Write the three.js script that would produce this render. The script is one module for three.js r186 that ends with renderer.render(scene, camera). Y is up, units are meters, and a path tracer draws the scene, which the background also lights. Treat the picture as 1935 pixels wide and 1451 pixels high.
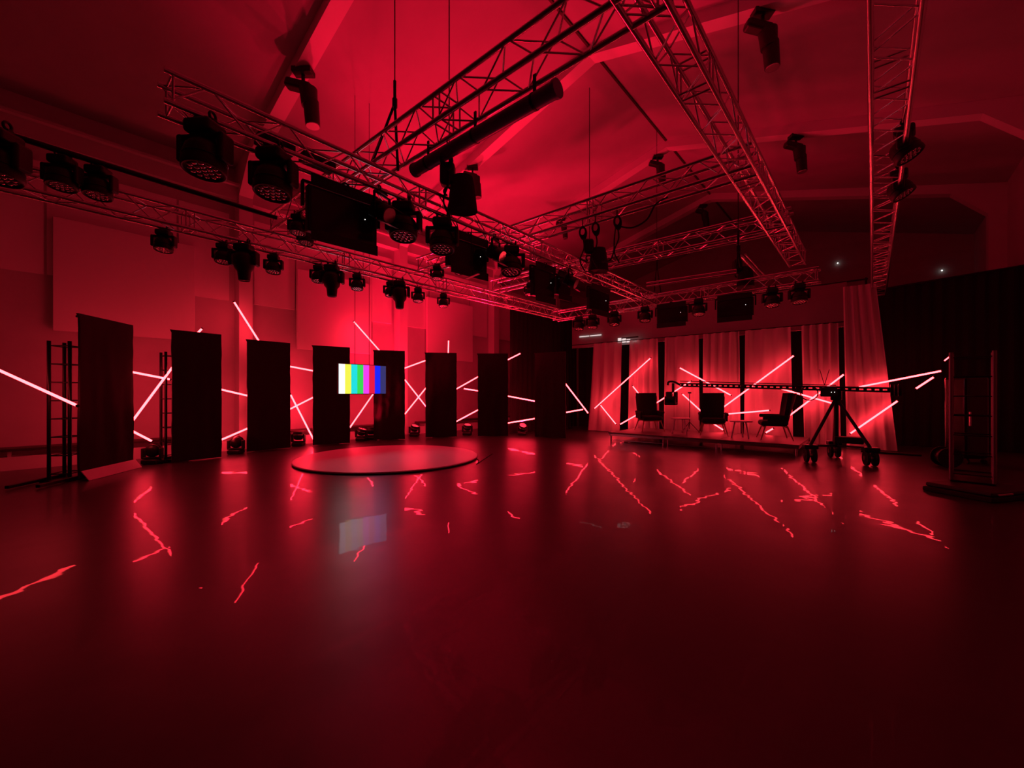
import * as THREE from 'three';
import { RoundedBoxGeometry } from 'three/addons/geometries/RoundedBoxGeometry.js';
import { mergeGeometries } from 'three/addons/utils/BufferGeometryUtils.js';
import { ImprovedNoise } from 'three/addons/math/ImprovedNoise.js';
import { RectAreaLightUniformsLib } from 'three/addons/lights/RectAreaLightUniformsLib.js';
RectAreaLightUniformsLib.init();

// ---------------------------------------------------------------- camera, sky, exposure
const F = 790, CX = 967.5, HY = 742, EYE = 1.5, YAW = 40.8 * Math.PI / 180;
const scene = new THREE.Scene();
scene.background = new THREE.Color(0, 0, 0);
const camera = new THREE.PerspectiveCamera(2 * Math.atan(725.5 / F) * 180 / Math.PI, 1935 / 1451, 0.05, 80);
camera.position.set(0, EYE, 0);
camera.rotation.y = YAW;
camera.setViewOffset(1935, 1451, 0, -16.5, 1935, 1451);
const renderer = new THREE.WebGLRenderer({ antialias: true });
renderer.toneMapping = THREE.LinearToneMapping;
renderer.toneMappingExposure = 1.0;
renderer.shadowMap.enabled = true;

// brightness of the red tubes: what the eye sees of the diffuser, and the light each one throws
const TUBE_GLOW = [16, 0.64, 0.76];
const TUBE_LIGHT = new THREE.Color().setRGB(1, 0.004, 0.036);
const TUBE_POWER = 14, PANEL_TUBE_POWER = 27;
const FLOOR_HEAD_POWER = 125;      // red wash of the moving heads standing between the panels, aimed at the roof

// ---------------------------------------------------------------- helpers
const SN = Math.sin(YAW), CS = Math.cos(YAW);
const V = (x, y, z) => new THREE.Vector3(x, y, z);
function dir(px, py) { const a = (px - CX) / F; return V(-SN + a * CS, (HY - py) / F, -CS - a * SN); }
const at = (px, py, d) => { const v = dir(px, py).multiplyScalar(d); v.y += EYE; return v; };
const onX = (px, py, X) => at(px, py, X / dir(px, py).x);
const onZ = (px, py, Z) => at(px, py, Z / dir(px, py).z);
const onY = (px, py, Y) => at(px, py, (Y - EYE) / dir(px, py).y);
const fl = (px, py) => onY(px, py, 0);
const noise = new ImprovedNoise();
let seed = 7;
const rnd = () => { seed = (seed * 1664525 + 1013904223) >>> 0; return seed / 4294967296; };

const used = {};
function numbered(n) { const k = used[n] = (used[n] ?? -1) + 1; return k ? n + '_' + String(k).padStart(3, '0') : n; }
function tag(o, label, category, group, kind) {
  o.userData = { label, category };
  if (group) o.userData.group = group;
  if (kind) o.userData.kind = kind;
  return o;
}
function thing(name, label, category, pos = V(0, 0, 0), turn = 0, group) {
  const o = new THREE.Group(); o.name = numbered(name); o.position.copy(pos); o.rotation.y = turn; scene.add(o);
  return tag(o, label, category, group);
}
function mesh(name, geo, mat, parent = scene, label) {
  const m = new THREE.Mesh(Array.isArray(geo) ? merge(geo) : geo, mat);
  m.name = parent === scene ? numbered(name) : name; m.castShadow = m.receiveShadow = true;
  if (label) m.userData.label = label;
  parent.add(m); return m;
}
function struct(name, geo, mat, label, category) {
  const m = mesh(name, geo, mat); m.userData = { kind: 'structure', label, category }; return m;
}
function merge(list) {
  return mergeGeometries(list.map((g) => { g = g.index ? g.toNonIndexed() : g; for (const k of Object.keys(g.attributes)) if (!['position', 'normal', 'uv'].includes(k)) g.deleteAttribute(k); return g; }));
}
function copy(o, label, group) {
  const c = o.clone(); c.name = numbered(o.name.replace(/_\d{3}$/, '')); c.userData = { ...o.userData, label }; if (group) c.userData.group = group;
  scene.add(c); return c;
}
const bx = (w, h, d, x = 0, y = 0, z = 0) => new THREE.BoxGeometry(w, h, d).translate(x, y, z);
const rb = (w, h, d, x = 0, y = 0, z = 0, r = 0.012) => new RoundedBoxGeometry(w, h, d, 2, Math.min(r, w / 2.01, h / 2.01, d / 2.01)).translate(x, y, z);
const cyl = (r1, r2, h, n = 16) => new THREE.CylinderGeometry(r1, r2, h, n);
function rod(a, b, r, n = 8, r2 = r) {
  const d = b.clone().sub(a), g = cyl(r2, r, d.length(), n);
  return g.applyQuaternion(new THREE.Quaternion().setFromUnitVectors(V(0, 1, 0), d.clone().normalize())).translate((a.x + b.x) / 2, (a.y + b.y) / 2, (a.z + b.z) / 2);
}
const tube = (pts, r, seg = 32, n = 6) => new THREE.TubeGeometry(new THREE.CatmullRomCurve3(pts), seg, r, n);
const lathe = (pts, n = 24) => new THREE.LatheGeometry(pts.map(([x, y]) => new THREE.Vector2(x, y)), n);
const lin = (r, g, b) => new THREE.Color().setRGB(r, g ?? r, b ?? r);
const std = (c, roughness, metalness = 0, extra = {}) => new THREE.MeshStandardMaterial({ color: c, roughness, metalness, ...extra });

// ---------------------------------------------------------------- textures and materials
function noiseTex(size, fn, rep = 1, srgb = false) {
  const d = new Uint8Array(size * size * 4);
  for (let j = 0; j < size; j++) for (let i = 0; i < size; i++) {
    const v = fn(i / size, j / size), c = Array.isArray(v) ? v : [v, v, v];
    for (let k = 0; k < 3; k++) d[(j * size + i) * 4 + k] = Math.max(0, Math.min(255, c[k] * 255));
    d[(j * size + i) * 4 + 3] = 255;
  }
  const t = new THREE.DataTexture(d, size, size); t.wrapS = t.wrapT = THREE.RepeatWrapping; t.magFilter = THREE.LinearFilter;
  t.repeat.set(rep, rep); if (srgb) t.colorSpace = THREE.SRGBColorSpace; t.needsUpdate = true; return t;
}
// tileable fractal noise on the unit square
function fract(u, v, f, oct, s) {
  let a = 0, w = 0.5, sum = 0;
  for (let o = 0; o < oct; o++) {
    const n = (x, y) => noise.noise(x * f + s, y * f + s * 1.7, s * 3.1 + o);
    a += w * ((n(u, v) * (1 - u) + n(u - 1, v) * u) * (1 - v) + (n(u, v - 1) * (1 - u) + n(u - 1, v - 1) * u) * v);
    sum += w; w *= 0.55; f *= 2.1;
  }
  return a / sum;
}
const floorCol = noiseTex(512, (u, v) => { const n = fract(u, v, 5, 5, 3.3), s = fract(u, v, 40, 2, 9.1); return 0.64 + 0.10 * n + 0.04 * s; }, 1, true);
const floorRough = noiseTex(512, (u, v) => { const n = fract(u, v, 6, 5, 5.3); return 0.94 + 0.16 * n; });
const plasterBump = noiseTex(256, (u, v) => 0.5 + 0.5 * fract(u, v, 24, 3, 1.3));
const plasterCol = noiseTex(256, (u, v) => 0.86 + 0.07 * fract(u, v, 4, 4, 2.3), 1, true);
const weave = noiseTex(128, (u, v) => 0.5 + 0.25 * Math.sin(u * 2 * Math.PI * 32) * Math.sin(v * 2 * Math.PI * 32) + 0.2 * fract(u, v, 12, 3, 7.7));
const brush = noiseTex(128, (u, v) => 0.75 + 0.3 * fract(u, v * 0.999, 16, 3, 4.4));

const M = {
  floor: new THREE.MeshPhysicalMaterial({ color: lin(0.13), map: floorCol, roughness: 0.37, roughnessMap: floorRough, clearcoat: 0.17, clearcoatRoughness: 0.012, ior: 1.7 }),
  wall: std(lin(0.78), 0.85, 0, { map: plasterCol, bumpMap: plasterBump, bumpScale: 0.002 }),
  ceiling: std(lin(0.62), 0.9, 0, { map: plasterCol, bumpMap: plasterBump, bumpScale: 0.002 }),
  board: std(lin(0.82), 0.7, 0, { bumpMap: weave, bumpScale: 0.0008 }),
  window: std(lin(0.55), 0.8),
  darkwall: std(lin(0.12, 0.11, 0.11), 0.85),
  steelpaint: std(lin(0.75), 0.55),
  cloth: std(lin(0.028, 0.024, 0.024), 0.95, 0, { bumpMap: weave, bumpScale: 0.0015 }),
  alu: std(lin(0.72), 0.32, 1, { roughnessMap: brush }),
  black: std(lin(0.012), 0.5),
  blackGloss: std(lin(0.010), 0.18),
  blackMetal: std(lin(0.02), 0.4, 0.6),
  rubber: std(lin(0.015), 0.85),
  lens: new THREE.MeshPhysicalMaterial({ color: lin(0.75), roughness: 0.2, metalness: 0.9, clearcoat: 1, clearcoatRoughness: 0.03 }),
  silver: std(lin(0.55), 0.3, 1),
  white: std(lin(0.80), 0.55),
  disc: std(lin(0.88), 0.4),
  voile: new THREE.MeshPhysicalMaterial({ color: lin(0.72), roughness: 0.95, transmission: 0.3, thickness: 0, side: THREE.DoubleSide, bumpMap: weave, bumpScale: 0.0006 }),
  valance: std(lin(0.33), 0.95, 0, { side: THREE.DoubleSide, bumpMap: weave, bumpScale: 0.001 }),
  deck: std(lin(0.10, 0.09, 0.085), 0.45, 0, { bumpMap: plasterBump, bumpScale: 0.001 }),
  velvet: std(lin(0.016, 0.014, 0.016), 0.9, 0, { bumpMap: weave, bumpScale: 0.001 }),
  oak: std(lin(0.42, 0.27, 0.15), 0.5),
  darkwood: std(lin(0.05, 0.035, 0.025), 0.5),
  violet: std(lin(0.20, 0.19, 0.42), 0.35),
  tubeGlow: new THREE.MeshStandardMaterial({ color: lin(0.3), roughness: 0.4, emissive: lin(1, TUBE_GLOW[1] / TUBE_GLOW[0], TUBE_GLOW[2] / TUBE_GLOW[0]), emissiveIntensity: TUBE_GLOW[0] }),
  headGlow: new THREE.MeshStandardMaterial({ color: lin(0.3), roughness: 0.3, emissive: lin(1, 0.03, 0.06), emissiveIntensity: 2 }),
  led: new THREE.MeshStandardMaterial({ color: lin(0.5), emissive: lin(1, 0.95, 0.9), emissiveIntensity: 2.5 }),
  strip: new THREE.MeshStandardMaterial({ color: lin(0.5), emissive: lin(1, 0.9, 0.88), emissiveIntensity: 0.75 }),
};

// ---------------------------------------------------------------- the hall
const XL = -13, XR = 2.9, ZB = -23.4, ZF = 13, EAVE = 7.5, RIDGE = 9.65, XM = -5.05;
{
  // floor: a cast resin floor that is not quite level, so that sharp reflections waver
  const x0 = XL, x1 = XR, z0 = -16.5, z1 = 1, step = 0.036, nx = Math.round((x1 - x0) / step), nz = Math.round((z1 - z0) / step);
  const h = (x, z) => 0.0008 * noise.noise(x * 1.4, z * 1.4, 1.1) + 0.00055 * noise.noise(x * 3.7, z * 3.7, 7.7) + 0.00024 * noise.noise(x * 8.5, z * 8.5, 3.3);
  const g = new THREE.PlaneGeometry(x1 - x0, z1 - z0, nx, nz).rotateX(-Math.PI / 2).translate((x0 + x1) / 2, 0, (z0 + z1) / 2);
  const p = g.attributes.position, n = g.attributes.normal, uv = g.attributes.uv, e = 0.02;
  for (let i = 0; i < p.count; i++) {
    const x = p.getX(i), z = p.getZ(i);
    p.setY(i, h(x, z));
    const v = V(-(h(x + e, z) - h(x - e, z)) / (2 * e), 1, -(h(x, z + e) - h(x, z - e)) / (2 * e)).normalize();
    n.setXYZ(i, v.x, v.y, v.z); uv.setXY(i, x / 3.1, z / 3.1);
  }
  struct('floor', [g, bx(XR - XL + 0.6, 0.2, ZF - ZB + 0.6, (XL + XR) / 2, -0.108, (ZF + ZB) / 2)], M.floor, 'glossy grey resin floor mirroring the red tubes', 'floor');
}
function wallGeo(w, h, d, x, y, z, s = 2.5) { const g = bx(w, h, d, x, y, z), uv = g.attributes.uv; for (let i = 0; i < uv.count; i++) uv.setXY(i, uv.getX(i) * Math.max(w, d) / s, uv.getY(i) * h / s); return g; }
const wallLeft = struct('wall_left', wallGeo(0.3, EAVE, ZF - ZB, XL - 0.15, EAVE / 2, (ZF + ZB) / 2), M.wall, 'long pale side wall behind the black panels', 'wall');
struct('wall_right', wallGeo(0.3, EAVE, ZF - ZB, XR + 0.15, EAVE / 2, (ZF + ZB) / 2), M.wall, 'pale side wall behind the truss tower', 'wall');
function gable(z) {
  const s = new THREE.Shape([[XL, 0], [XR, 0], [XR, EAVE], [XM, RIDGE], [XL, EAVE]].map(([x, y]) => new THREE.Vector2(x, y)));
  return new THREE.ExtrudeGeometry(s, { depth: 0.3, bevelEnabled: false }).translate(0, 0, z);
}
struct('wall_back', gable(ZB - 0.3), M.wall, 'dark gable wall far behind the curtains', 'wall');
struct('wall_front', gable(ZF), M.darkwall, 'gable wall at the end of the hall', 'wall');
{
  const s = new THREE.Shape([[XL - 0.3, EAVE - 0.08], [XM, RIDGE], [XR + 0.3, EAVE - 0.08], [XR + 0.3, EAVE + 0.22], [XM, RIDGE + 0.3], [XL - 0.3, EAVE + 0.22]].map(([x, y]) => new THREE.Vector2(x, y)));
  const g = new THREE.ExtrudeGeometry(s, { depth: ZF - ZB + 0.6, bevelEnabled: false }).translate(0, 0, ZB - 0.3);
  const uv = g.attributes.uv; for (let i = 0; i < uv.count; i++) uv.setXY(i, uv.getX(i) / 3, uv.getY(i) / 3);
  struct('ceiling', g, M.ceiling, 'pale pitched ceiling glowing red', 'ceiling');
}
// portal frames: column, rafter, rafter, column
const FRAMES = [1.15, -3.8, -8.75, -13.6, -18.4];
const PW = 0.32, COL = 0.36, RAFT = 0.24;
FRAMES.forEach((z, i) => {
  const k = (RIDGE - EAVE) / (XM - XL), e = EAVE - RAFT;
  const s = new THREE.Shape([[XL, 0], [XL + COL, 0], [XL + COL, e - 0.55], [XL + COL + 0.75, e + k * 1.1 - 0.04], [XM, RIDGE - RAFT], [XR - COL - 0.75, e + k * 1.1 - 0.04], [XR - COL, e - 0.55], [XR - COL, 0], [XR, 0], [XR, EAVE], [XM, RIDGE], [XL, EAVE]].map(([x, y]) => new THREE.Vector2(x, y)));
  const g = new THREE.ExtrudeGeometry(s, { depth: PW, bevelEnabled: false }).translate(0, 0, z - PW / 2);
  struct('trim_' + (i + 1), g, M.steelpaint, ['pale portal frame above the end of the hall', 'pale roof frame crossing above the near end of the lighting truss', 'pale roof frame with the rolled tube case in front', 'pale roof frame above the coiled cables', 'pale roof frame behind the curtained stage'][i], 'roof beam');
});
struct('trim_6', bx(0.05, 0.05, ZF - ZB, XM, RIDGE - 0.02, (ZF + ZB) / 2), M.darkwood, 'thin dark ridge strip under the roof', 'ridge strip');
struct('trim_7', [bx(0.3, 0.34, ZF - ZB, XL + 0.15, 6.75, (ZF + ZB) / 2), bx(0.42, 0.06, ZF - ZB, XL + 0.21, 6.95, (ZF + ZB) / 2)], M.window, 'ledge running high along the side wall', 'ledge');
// window boards high on the wall between the columns (recess above, sill line below)
for (let b = 0; b < 4; b++) {
  const za = FRAMES[b] - 0.3, zb = FRAMES[b + 1] + 0.3;
  for (const [f0, f1] of [[0, 0.245], [0.255, 0.745], [0.755, 1]]) {
    const z0 = za + (zb - za) * f0, z1 = za + (zb - za) * f1;
    mesh('window_board', bx(0.05, 2.3, Math.abs(z1 - z0), XL + 0.025, 5.1, (z0 + z1) / 2), M.board, wallLeft);
  }
}
// big square acoustic boards
[[-0.34, 'large square white acoustic board above the truss tower foot'], [-5.2, 'large square white acoustic board behind the television wires'], [-9.95, 'large square white acoustic board nearest the black side drape']].forEach(([z, l]) => {
  tag(mesh('acoustic_board', rb(0.09, 2.36, 2.4, XL + 0.105, 3.98, z - 1.2, 0.01), M.board), l, 'acoustic board', 'acoustic boards on the side wall');
});
// low white ledge box along the wall foot with a dark bench board
for (let b = 0; b < 4; b++) {
  const z1 = FRAMES[b] - 0.25, z0 = FRAMES[b + 1] + 0.25, L = z1 - z0, zc = (z0 + z1) / 2;
  const g = thing('low_bench', ['low white wall bench beside the truss tower foot', 'low white wall bench behind the second and third black panels', 'low white wall bench behind the television', 'low white wall bench next to the black side drape'][b], 'bench', V(XL + 0.25, 0, zc), 0, 'benches along the side wall');
  if (b === 3) { g.position.z = -15.5; }
  const LL = b === 3 ? 3 : L;
  mesh('front_panel', bx(0.34, 0.26, LL - 0.1, 0, 0.13, 0), M.white, g);
  mesh('bench_board', rb(0.46, 0.05, LL * 0.8, 0.03, 0.4, 0, 0.01), M.darkwood, g, 'dark bench board');
  for (const s of [-1, 0, 1]) mesh('bracket', bx(0.3, 0.12, 0.05, 0, 0.32, s * LL * 0.35), M.white, g);
}

// ---------------------------------------------------------------- trusses
const BR = cyl(1, 1, 1, 6), CH = cyl(1, 1, 1, 10);
function bar(name, a, b, r, geo, mat, parent) {
  const d = b.clone().sub(a), m = new THREE.Mesh(geo, mat); m.name = name; m.castShadow = m.receiveShadow = true;
  m.position.copy(a).add(b).multiplyScalar(0.5); m.quaternion.setFromUnitVectors(V(0, 1, 0), d.clone().normalize()); m.scale.set(r, d.length(), r);
  parent.add(m); return m;
}
// a square truss along +x (local), bottom chord centres at y = 0
function truss(label, start, end, w = 0.25, group) {
  const d = end.clone().sub(start), L = d.length();
  const g = thing('box_truss', label, 'truss', start, Math.atan2(-d.z, d.x), group);
  const c = [[0, -w / 2], [0, w / 2], [w, w / 2], [w, -w / 2]];   // (y, z)
  for (const [y, z] of c) bar('chord', V(0, y, z), V(L, y, z), 0.024, CH, M.alu, g);
  const n = Math.max(2, Math.round(L / 0.31)), s = L / n;
  for (let f = 0; f < 4; f++) {
    const p = c[f], q = c[(f + 1) % 4];
    for (let i = 0; i < n; i++) {
      const [a, b] = (i + f) % 2 ? [p, q] : [q, p];
      bar('brace', V(i * s + 0.02, a[0], a[1]), V((i + 1) * s - 0.02, b[0], b[1]), 0.0085, BR, M.alu, g);
    }
    const joints = Math.max(1, Math.round(L / 2.5));
    for (let j = 0; j <= joints; j++) for (const o of j === 0 ? [0.06] : j === joints ? [-0.06] : [-0.05, 0.05]) {
      const x = L * j / joints + o;
      bar('upright', V(x, p[0], p[1]), V(x, q[0], q[1]), 0.010, BR, M.alu, g);
    }
  }
  return g;
}
const YA = 3.87, YU = 4.22;      // lower and upper rig level, bottom chord centres
truss('aluminium box truss nearest the side wall, hung with small moving heads', V(-7.58, YA, 3.2), V(-7.58, YA, -11.0), 0.26);
truss('aluminium box truss carrying the flat black panel lights', V(-4.47, YA, -0.72), V(-4.47, YA, -11.0), 0.25);
truss('aluminium box truss meeting the diagonal one in a corner, with nothing hung from it', V(-1.22, YU, 0.6), V(-1.22, YU, -10.75), 0.28);
truss('aluminium box truss running towards the black drape above the tripod crane', V(0.125, YU, 0.2), V(0.125, YU, -15.6), 0.28);
truss('aluminium box truss above the rolled tube case', V(-7.7, YU, -2.8), V(-1.1, YU, -2.8), 0.27);
truss('aluminium cross truss holding the coiled cables', V(-7.7, YU, -5.8), V(-1.1, YU, -5.8), 0.27);
truss('aluminium cross truss between coiled cables and stage truss', V(-7.7, YU, -8.2), V(-1.0, YU, -8.2), 0.27);
truss('aluminium box truss in front of the stage valance', V(-7.9, YA, -11.35), V(-0.85, YA, -11.0), 0.27);
// pipes
function pipe(label, a, b, r, mat = M.blackMetal, cat = 'pipe') { return tag(mesh('rigging_pipe', rod(a, b, r, 10), mat), label, cat); }
pipe('black pipe hung with two moving heads beside the side wall', V(-6.0, 3.92, 3.0), V(-6.25, 3.92, -2.25), 0.03);
pipe('upper silver pipe in front of the stage truss', onZ(1222, 535, -9.9), onZ(1392, 510, -9.9), 0.022, M.alu);
pipe('lower silver pipe in front of the stage truss', onZ(1222, 541, -9.9), onZ(1392, 516, -9.9), 0.022, M.alu);
pipe('short bright pipe lying beside the black hoist on the stage truss', onX(1400, 484, -1.9), onX(1436, 521, -1.9), 0.028, M.alu);
pipe('short silver pipe next to the bright one above the stage truss', onX(1409, 481, -1.85), onX(1444, 519, -1.85), 0.02, M.alu);

// ---------------------------------------------------------------- black cloth panels and their truss towers
const PANELS = [
  [149, 909, 250, 884, 'black cloth panel with a white board at its foot'],
  [324, 875, 418, 864.5, 'black cloth panel second along from the white board'],
  [467, 854.5, 548, 846.5, 'black cloth panel third along from the white board'],
  [591, 842, 661, 837.3, 'black cloth panel behind the white end of the television bars'],
  [706, 832, 765, 830, 'black cloth panel behind the blue end of the television bars'],
  [804, 826.7, 863, 825.6, 'black cloth panel with a short upright tube above it'],
  [903, 824.6, 960, 824.4, 'black cloth panel next to the edge of the side drape'],
  [1011, 825.5, 1069, 829, 'black cloth panel last of the row, against the black drape'],
];
const PH = 2.85, EDGE = [];
function clothGeo(w, h, s) {
  const g = new THREE.BoxGeometry(w, h, 0.035, 22, 46, 1), p = g.attributes.position;
  for (let i = 0; i < p.count; i++) {
    const x = p.getX(i), y = p.getY(i), t = 0.5 - y / h;
    const dz = 0.022 * noise.noise(x * 4.5 + s, y * 0.7, s) * (0.25 + t) + 0.006 * noise.noise(x * 11, y * 5, s + 3);
    const side = Math.abs(x) > w * 0.49 ? 0.012 * noise.noise(y * 3.1, s, x > 0 ? 5 : 9) + (x < 0 && y > h * 0.485 ? -0.03 : 0) : 0;
    p.setXYZ(i, x + side, y + (y < -h * 0.49 ? 0.004 * noise.noise(x * 9, s, 2) : 0), p.getZ(i) + dz);
  }
  g.computeVertexNormals(); return g;
}
function tower(pos, turn, H, label, group, w = 0.3, out = 0.6) {
  const g = thing('truss_tower', label, 'truss tower', pos, turn, group);
  for (const [x, z] of [[-1, -1], [1, -1], [1, 1], [-1, 1]]) bar('post', V(x * w / 2, 0.02, z * w / 2), V(x * w / 2, H, z * w / 2), 0.026, CH, M.blackMetal, g);
  const n = Math.round(H / 0.36);
  const c = [[-w / 2, -w / 2], [w / 2, -w / 2], [w / 2, w / 2], [-w / 2, w / 2]];
  for (let f = 0; f < 4; f++) for (let i = 0; i <= n; i++) {
    const y = 0.12 + (H - 0.2) * i / n, p = c[f], q = c[(f + 1) % 4];
    bar('rung', V(p[0], y, p[1]), V(q[0], y, q[1]), 0.010, BR, M.blackMetal, g);
  }
  mesh('base_plate', rb(0.46, 0.02, 0.46, 0, 0.01, 0, 0.005), M.blackMetal, g);
  for (const s of [-1, 1]) mesh('outrigger', rb(out, 0.05, 0.06, -(out - 0.6) / 2, 0.045, s * 0.2, 0.01), M.blackMetal, g);
  return g;
}
PANELS.forEach(([xl, yl, xr, yr, label], i) => {
  const a = fl(xl, yl), b = fl(xr, yr), m = a.clone().add(b).multiplyScalar(0.5), d = b.clone().sub(a), w = d.length(), turn = Math.atan2(-d.z, d.x);
  const nrm = V(d.z, 0, -d.x).normalize(); if (nrm.dot(m) < 0) nrm.negate();   // away from the camera
  EDGE.push({ a, b, nrm, turn });
  const g = thing('room_divider', label, 'room divider', m, turn, 'black cloth panels in an arc');
  mesh('cloth', clothGeo(w, PH - 0.02, i * 3.7 + 1).translate(0, PH / 2 + 0.006, 0), M.cloth, g);
  mesh('top_bar', rod(V(-w / 2 + 0.02, PH - 0.05, -0.045), V(w / 2 - 0.02, PH - 0.05, -0.045), 0.02, 8), M.blackMetal, g);
  for (const s of [-1, 1]) mesh('hanger_arm', bx(0.04, 0.5, 0.03, s * 0.13, PH - 0.27, -0.05), M.blackMetal, g);
  const off = i === 0 ? -0.42 : i === 1 ? -0.36 : 0;
  const tp = m.clone().addScaledVector(nrm, 0.33).addScaledVector(d.clone().normalize(), off);
  tower(tp, turn, 2.38, ['black truss tower standing behind the panel with the white board', 'black truss tower peeping out beside the second cloth panel', 'black truss tower hidden behind the third cloth panel', 'black truss tower hidden behind the panel at the white television bar', 'black truss tower hidden behind the panel at the blue television bar', 'black truss tower behind the panel with the short upright tube', 'black truss tower behind the panel next to the side drape', 'black truss tower behind the last panel of the row'][i], 'truss towers behind the cloth panels', 0.3, i === 0 ? 1.1 : 0.6);
});
{
  // white board leaning at the foot of the first panel
  const { a, b, turn } = EDGE[0];
  const g = bx(a.distanceTo(b) * 1.02, 0.2, 0.012), m = mesh('foot_board', g, M.white);
  const c = a.clone().add(b).multiplyScalar(0.5), n = V(-EDGE[0].nrm.x, 0, -EDGE[0].nrm.z);
  m.position.copy(c.addScaledVector(n, 0.1)).setY(0.085); m.rotation.order = 'YXZ'; m.rotation.set(-0.62, turn, 0);
  tag(m, 'white board lying against the foot of a black cloth panel', 'board');
}

// ---------------------------------------------------------------- glowing tubes
function glowTube(a, b, label, group, toward, r = 0.021, power = PANEL_TUBE_POWER) {
  const d = b.clone().sub(a), L = d.length(), c = a.clone().add(b).multiplyScalar(0.5);
  const g = thing('tube_light', label, 'tube light', c, 0, group);
  g.quaternion.setFromUnitVectors(V(1, 0, 0), d.clone().normalize());
  const t = new THREE.CylinderGeometry(r, r, L - 0.03, 8, 1, true).rotateZ(Math.PI / 2);
  mesh('diffuser_tube', t, M.tubeGlow, g);
  for (const s of [-1, 1]) mesh('end_cap', cyl(r * 1.08, r * 1.08, 0.03, 12).rotateZ(Math.PI / 2).translate(s * (L / 2 - 0.005), 0, 0), M.blackMetal, g);
  // one strip of light in front of the tube and one behind it
  const n = toward.clone().addScaledVector(d, -toward.dot(d) / d.lengthSq()).normalize();
  for (const s of [1, -1]) {
    const l = new THREE.RectAreaLight(TUBE_LIGHT, power, L - 0.06, r * 1.6);
    l.name = 'tube_strip_light'; scene.add(l);
    const zAxis = n.clone().multiplyScalar(-s), x = d.clone().normalize(), y = zAxis.clone().cross(x);
    l.quaternion.setFromRotationMatrix(new THREE.Matrix4().makeBasis(x, y, zAxis));   // emits along -z
    l.position.copy(c).addScaledVector(n, s * (r + 0.004));
  }
  return g;
}
// a tube seen between two pixels, on the upright plane through two floor points pushed back
function onPlane(px, py, p, n) { const v = dir(px, py), o = V(0, EYE, 0); return o.clone().addScaledVector(v, p.clone().sub(o).dot(n) / v.dot(n)); }
function gapTube(i, j, x0, y0, x1, y1, label, ext0 = 0.1, ext1 = 0.1, back = 0.22) {
  const A = EDGE[i], B = EDGE[j];
  const p = i === j ? A.a.clone() : A.b.clone(), q = i === j ? A.b.clone() : B.a.clone();
  const n = i === j ? A.nrm.clone() : A.nrm.clone().add(B.nrm).normalize();
  p.addScaledVector(A.nrm, back); q.addScaledVector(B.nrm, back);
  const e = q.clone().sub(p), pn = V(e.z, 0, -e.x).normalize();
  const a = onPlane(x0, y0, p, pn), b = onPlane(x1, y1, p, pn), u = b.clone().sub(a).normalize();
  a.addScaledVector(u, -ext0); b.addScaledVector(u, ext1);
  glowTube(a, b, label, 'red tube lights among the cloth panels', n.negate(), 0.021, j >= 3 ? PANEL_TUBE_POWER * 1.7 : PANEL_TUBE_POWER);
}
{ // long tube left of the first panel, running out past the tower
  const p = EDGE[0].a.clone().addScaledVector(EDGE[0].nrm, 0.1), e = EDGE[0].b.clone().sub(EDGE[0].a), pn = V(e.z, 0, -e.x).normalize();
  const pp = V(p.x + 0.3 * SN, 0, p.z + 0.3 * CS);
  const n2 = V(-SN, 0, -CS);
  const a = onPlane(-60, 673, pp, n2), b = onPlane(147, 767, pp, n2);
  glowTube(a, b, 'long red tube light slanting down to the tower beside the white-board panel', 'red tube lights among the cloth panels', n2.clone().negate(), 0.021, 6);
}
const G12 = 'between the white-board panel and second panel';
gapTube(0, 1, 250, 703, 322, 717, 'nearly level red tube light ' + G12, 0.1, 0);
gapTube(0, 1, 251, 794.5, 325, 695, 'steep red tube light ' + G12, 0.06, 0.03, 0.17);
gapTube(0, 1, 251, 815, 288, 834, 'short low red tube light ' + G12, 0.3, 0);
gapTube(1, 1, 371, 632, 382, 620.5, 'tip of a red tube light above the second cloth panel', 0.3, 0, 0.1);
gapTube(2, 2, 441.7, 569.4, 487.4, 641.5, 'red tube light leaning up from the top of the third cloth panel', 0, 0.2, 0.1);
gapTube(1, 2, 418, 736, 467, 747.4, 'nearly level red tube light between second and third panels');
gapTube(1, 2, 418, 831, 467, 809.8, 'low slanted red tube light between second and third panels');
const G34 = 'between third panel and the white television bar panel';
gapTube(2, 3, 548.4, 692.4, 591.7, 700.6, 'high nearly level red tube light ' + G34);
gapTube(2, 3, 549.5, 746.3, 591.7, 829, 'long steep red tube light ' + G34, 0.03, 0.03, 0.17);
gapTube(2, 3, 548.8, 772.5, 592.2, 750.5, 'rising red tube light of the cross ' + G34);
gapTube(4, 4, 668, 606.9, 715.3, 660.3, 'red tube light leaning out above the blue bar panel', 0, 0.2, 0.1);
gapTube(3, 4, 662, 806.5, 704.3, 745.6, 'steep red tube light under the television screen', 0.05, 0.05);
const G56 = 'between the blue television bar panel and the next';
gapTube(4, 5, 765.7, 695.2, 802.2, 681.8, 'upper gently rising red tube light ' + G56);
gapTube(4, 5, 765.7, 718.2, 803.4, 766.2, 'falling red tube light of the cross ' + G56, 0.05, 0.05, 0.17);
gapTube(4, 5, 765.9, 781.4, 803.4, 734.6, 'rising red tube light of the cross ' + G56, 0.05, 0.05, 0.24);
gapTube(5, 5, 847.7, 642.5, 847, 667, 'short upright red tube light above a cloth panel', 0, 0.3, 0.1);
const G67 = 'between the upright tube panel and the next';
gapTube(5, 6, 862.9, 734.6, 903.4, 711.8, 'upper rising red tube light ' + G67);
gapTube(5, 6, 875.3, 734, 903.4, 738.5, 'short level red tube light ' + G67, 0, 0.3);
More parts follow.
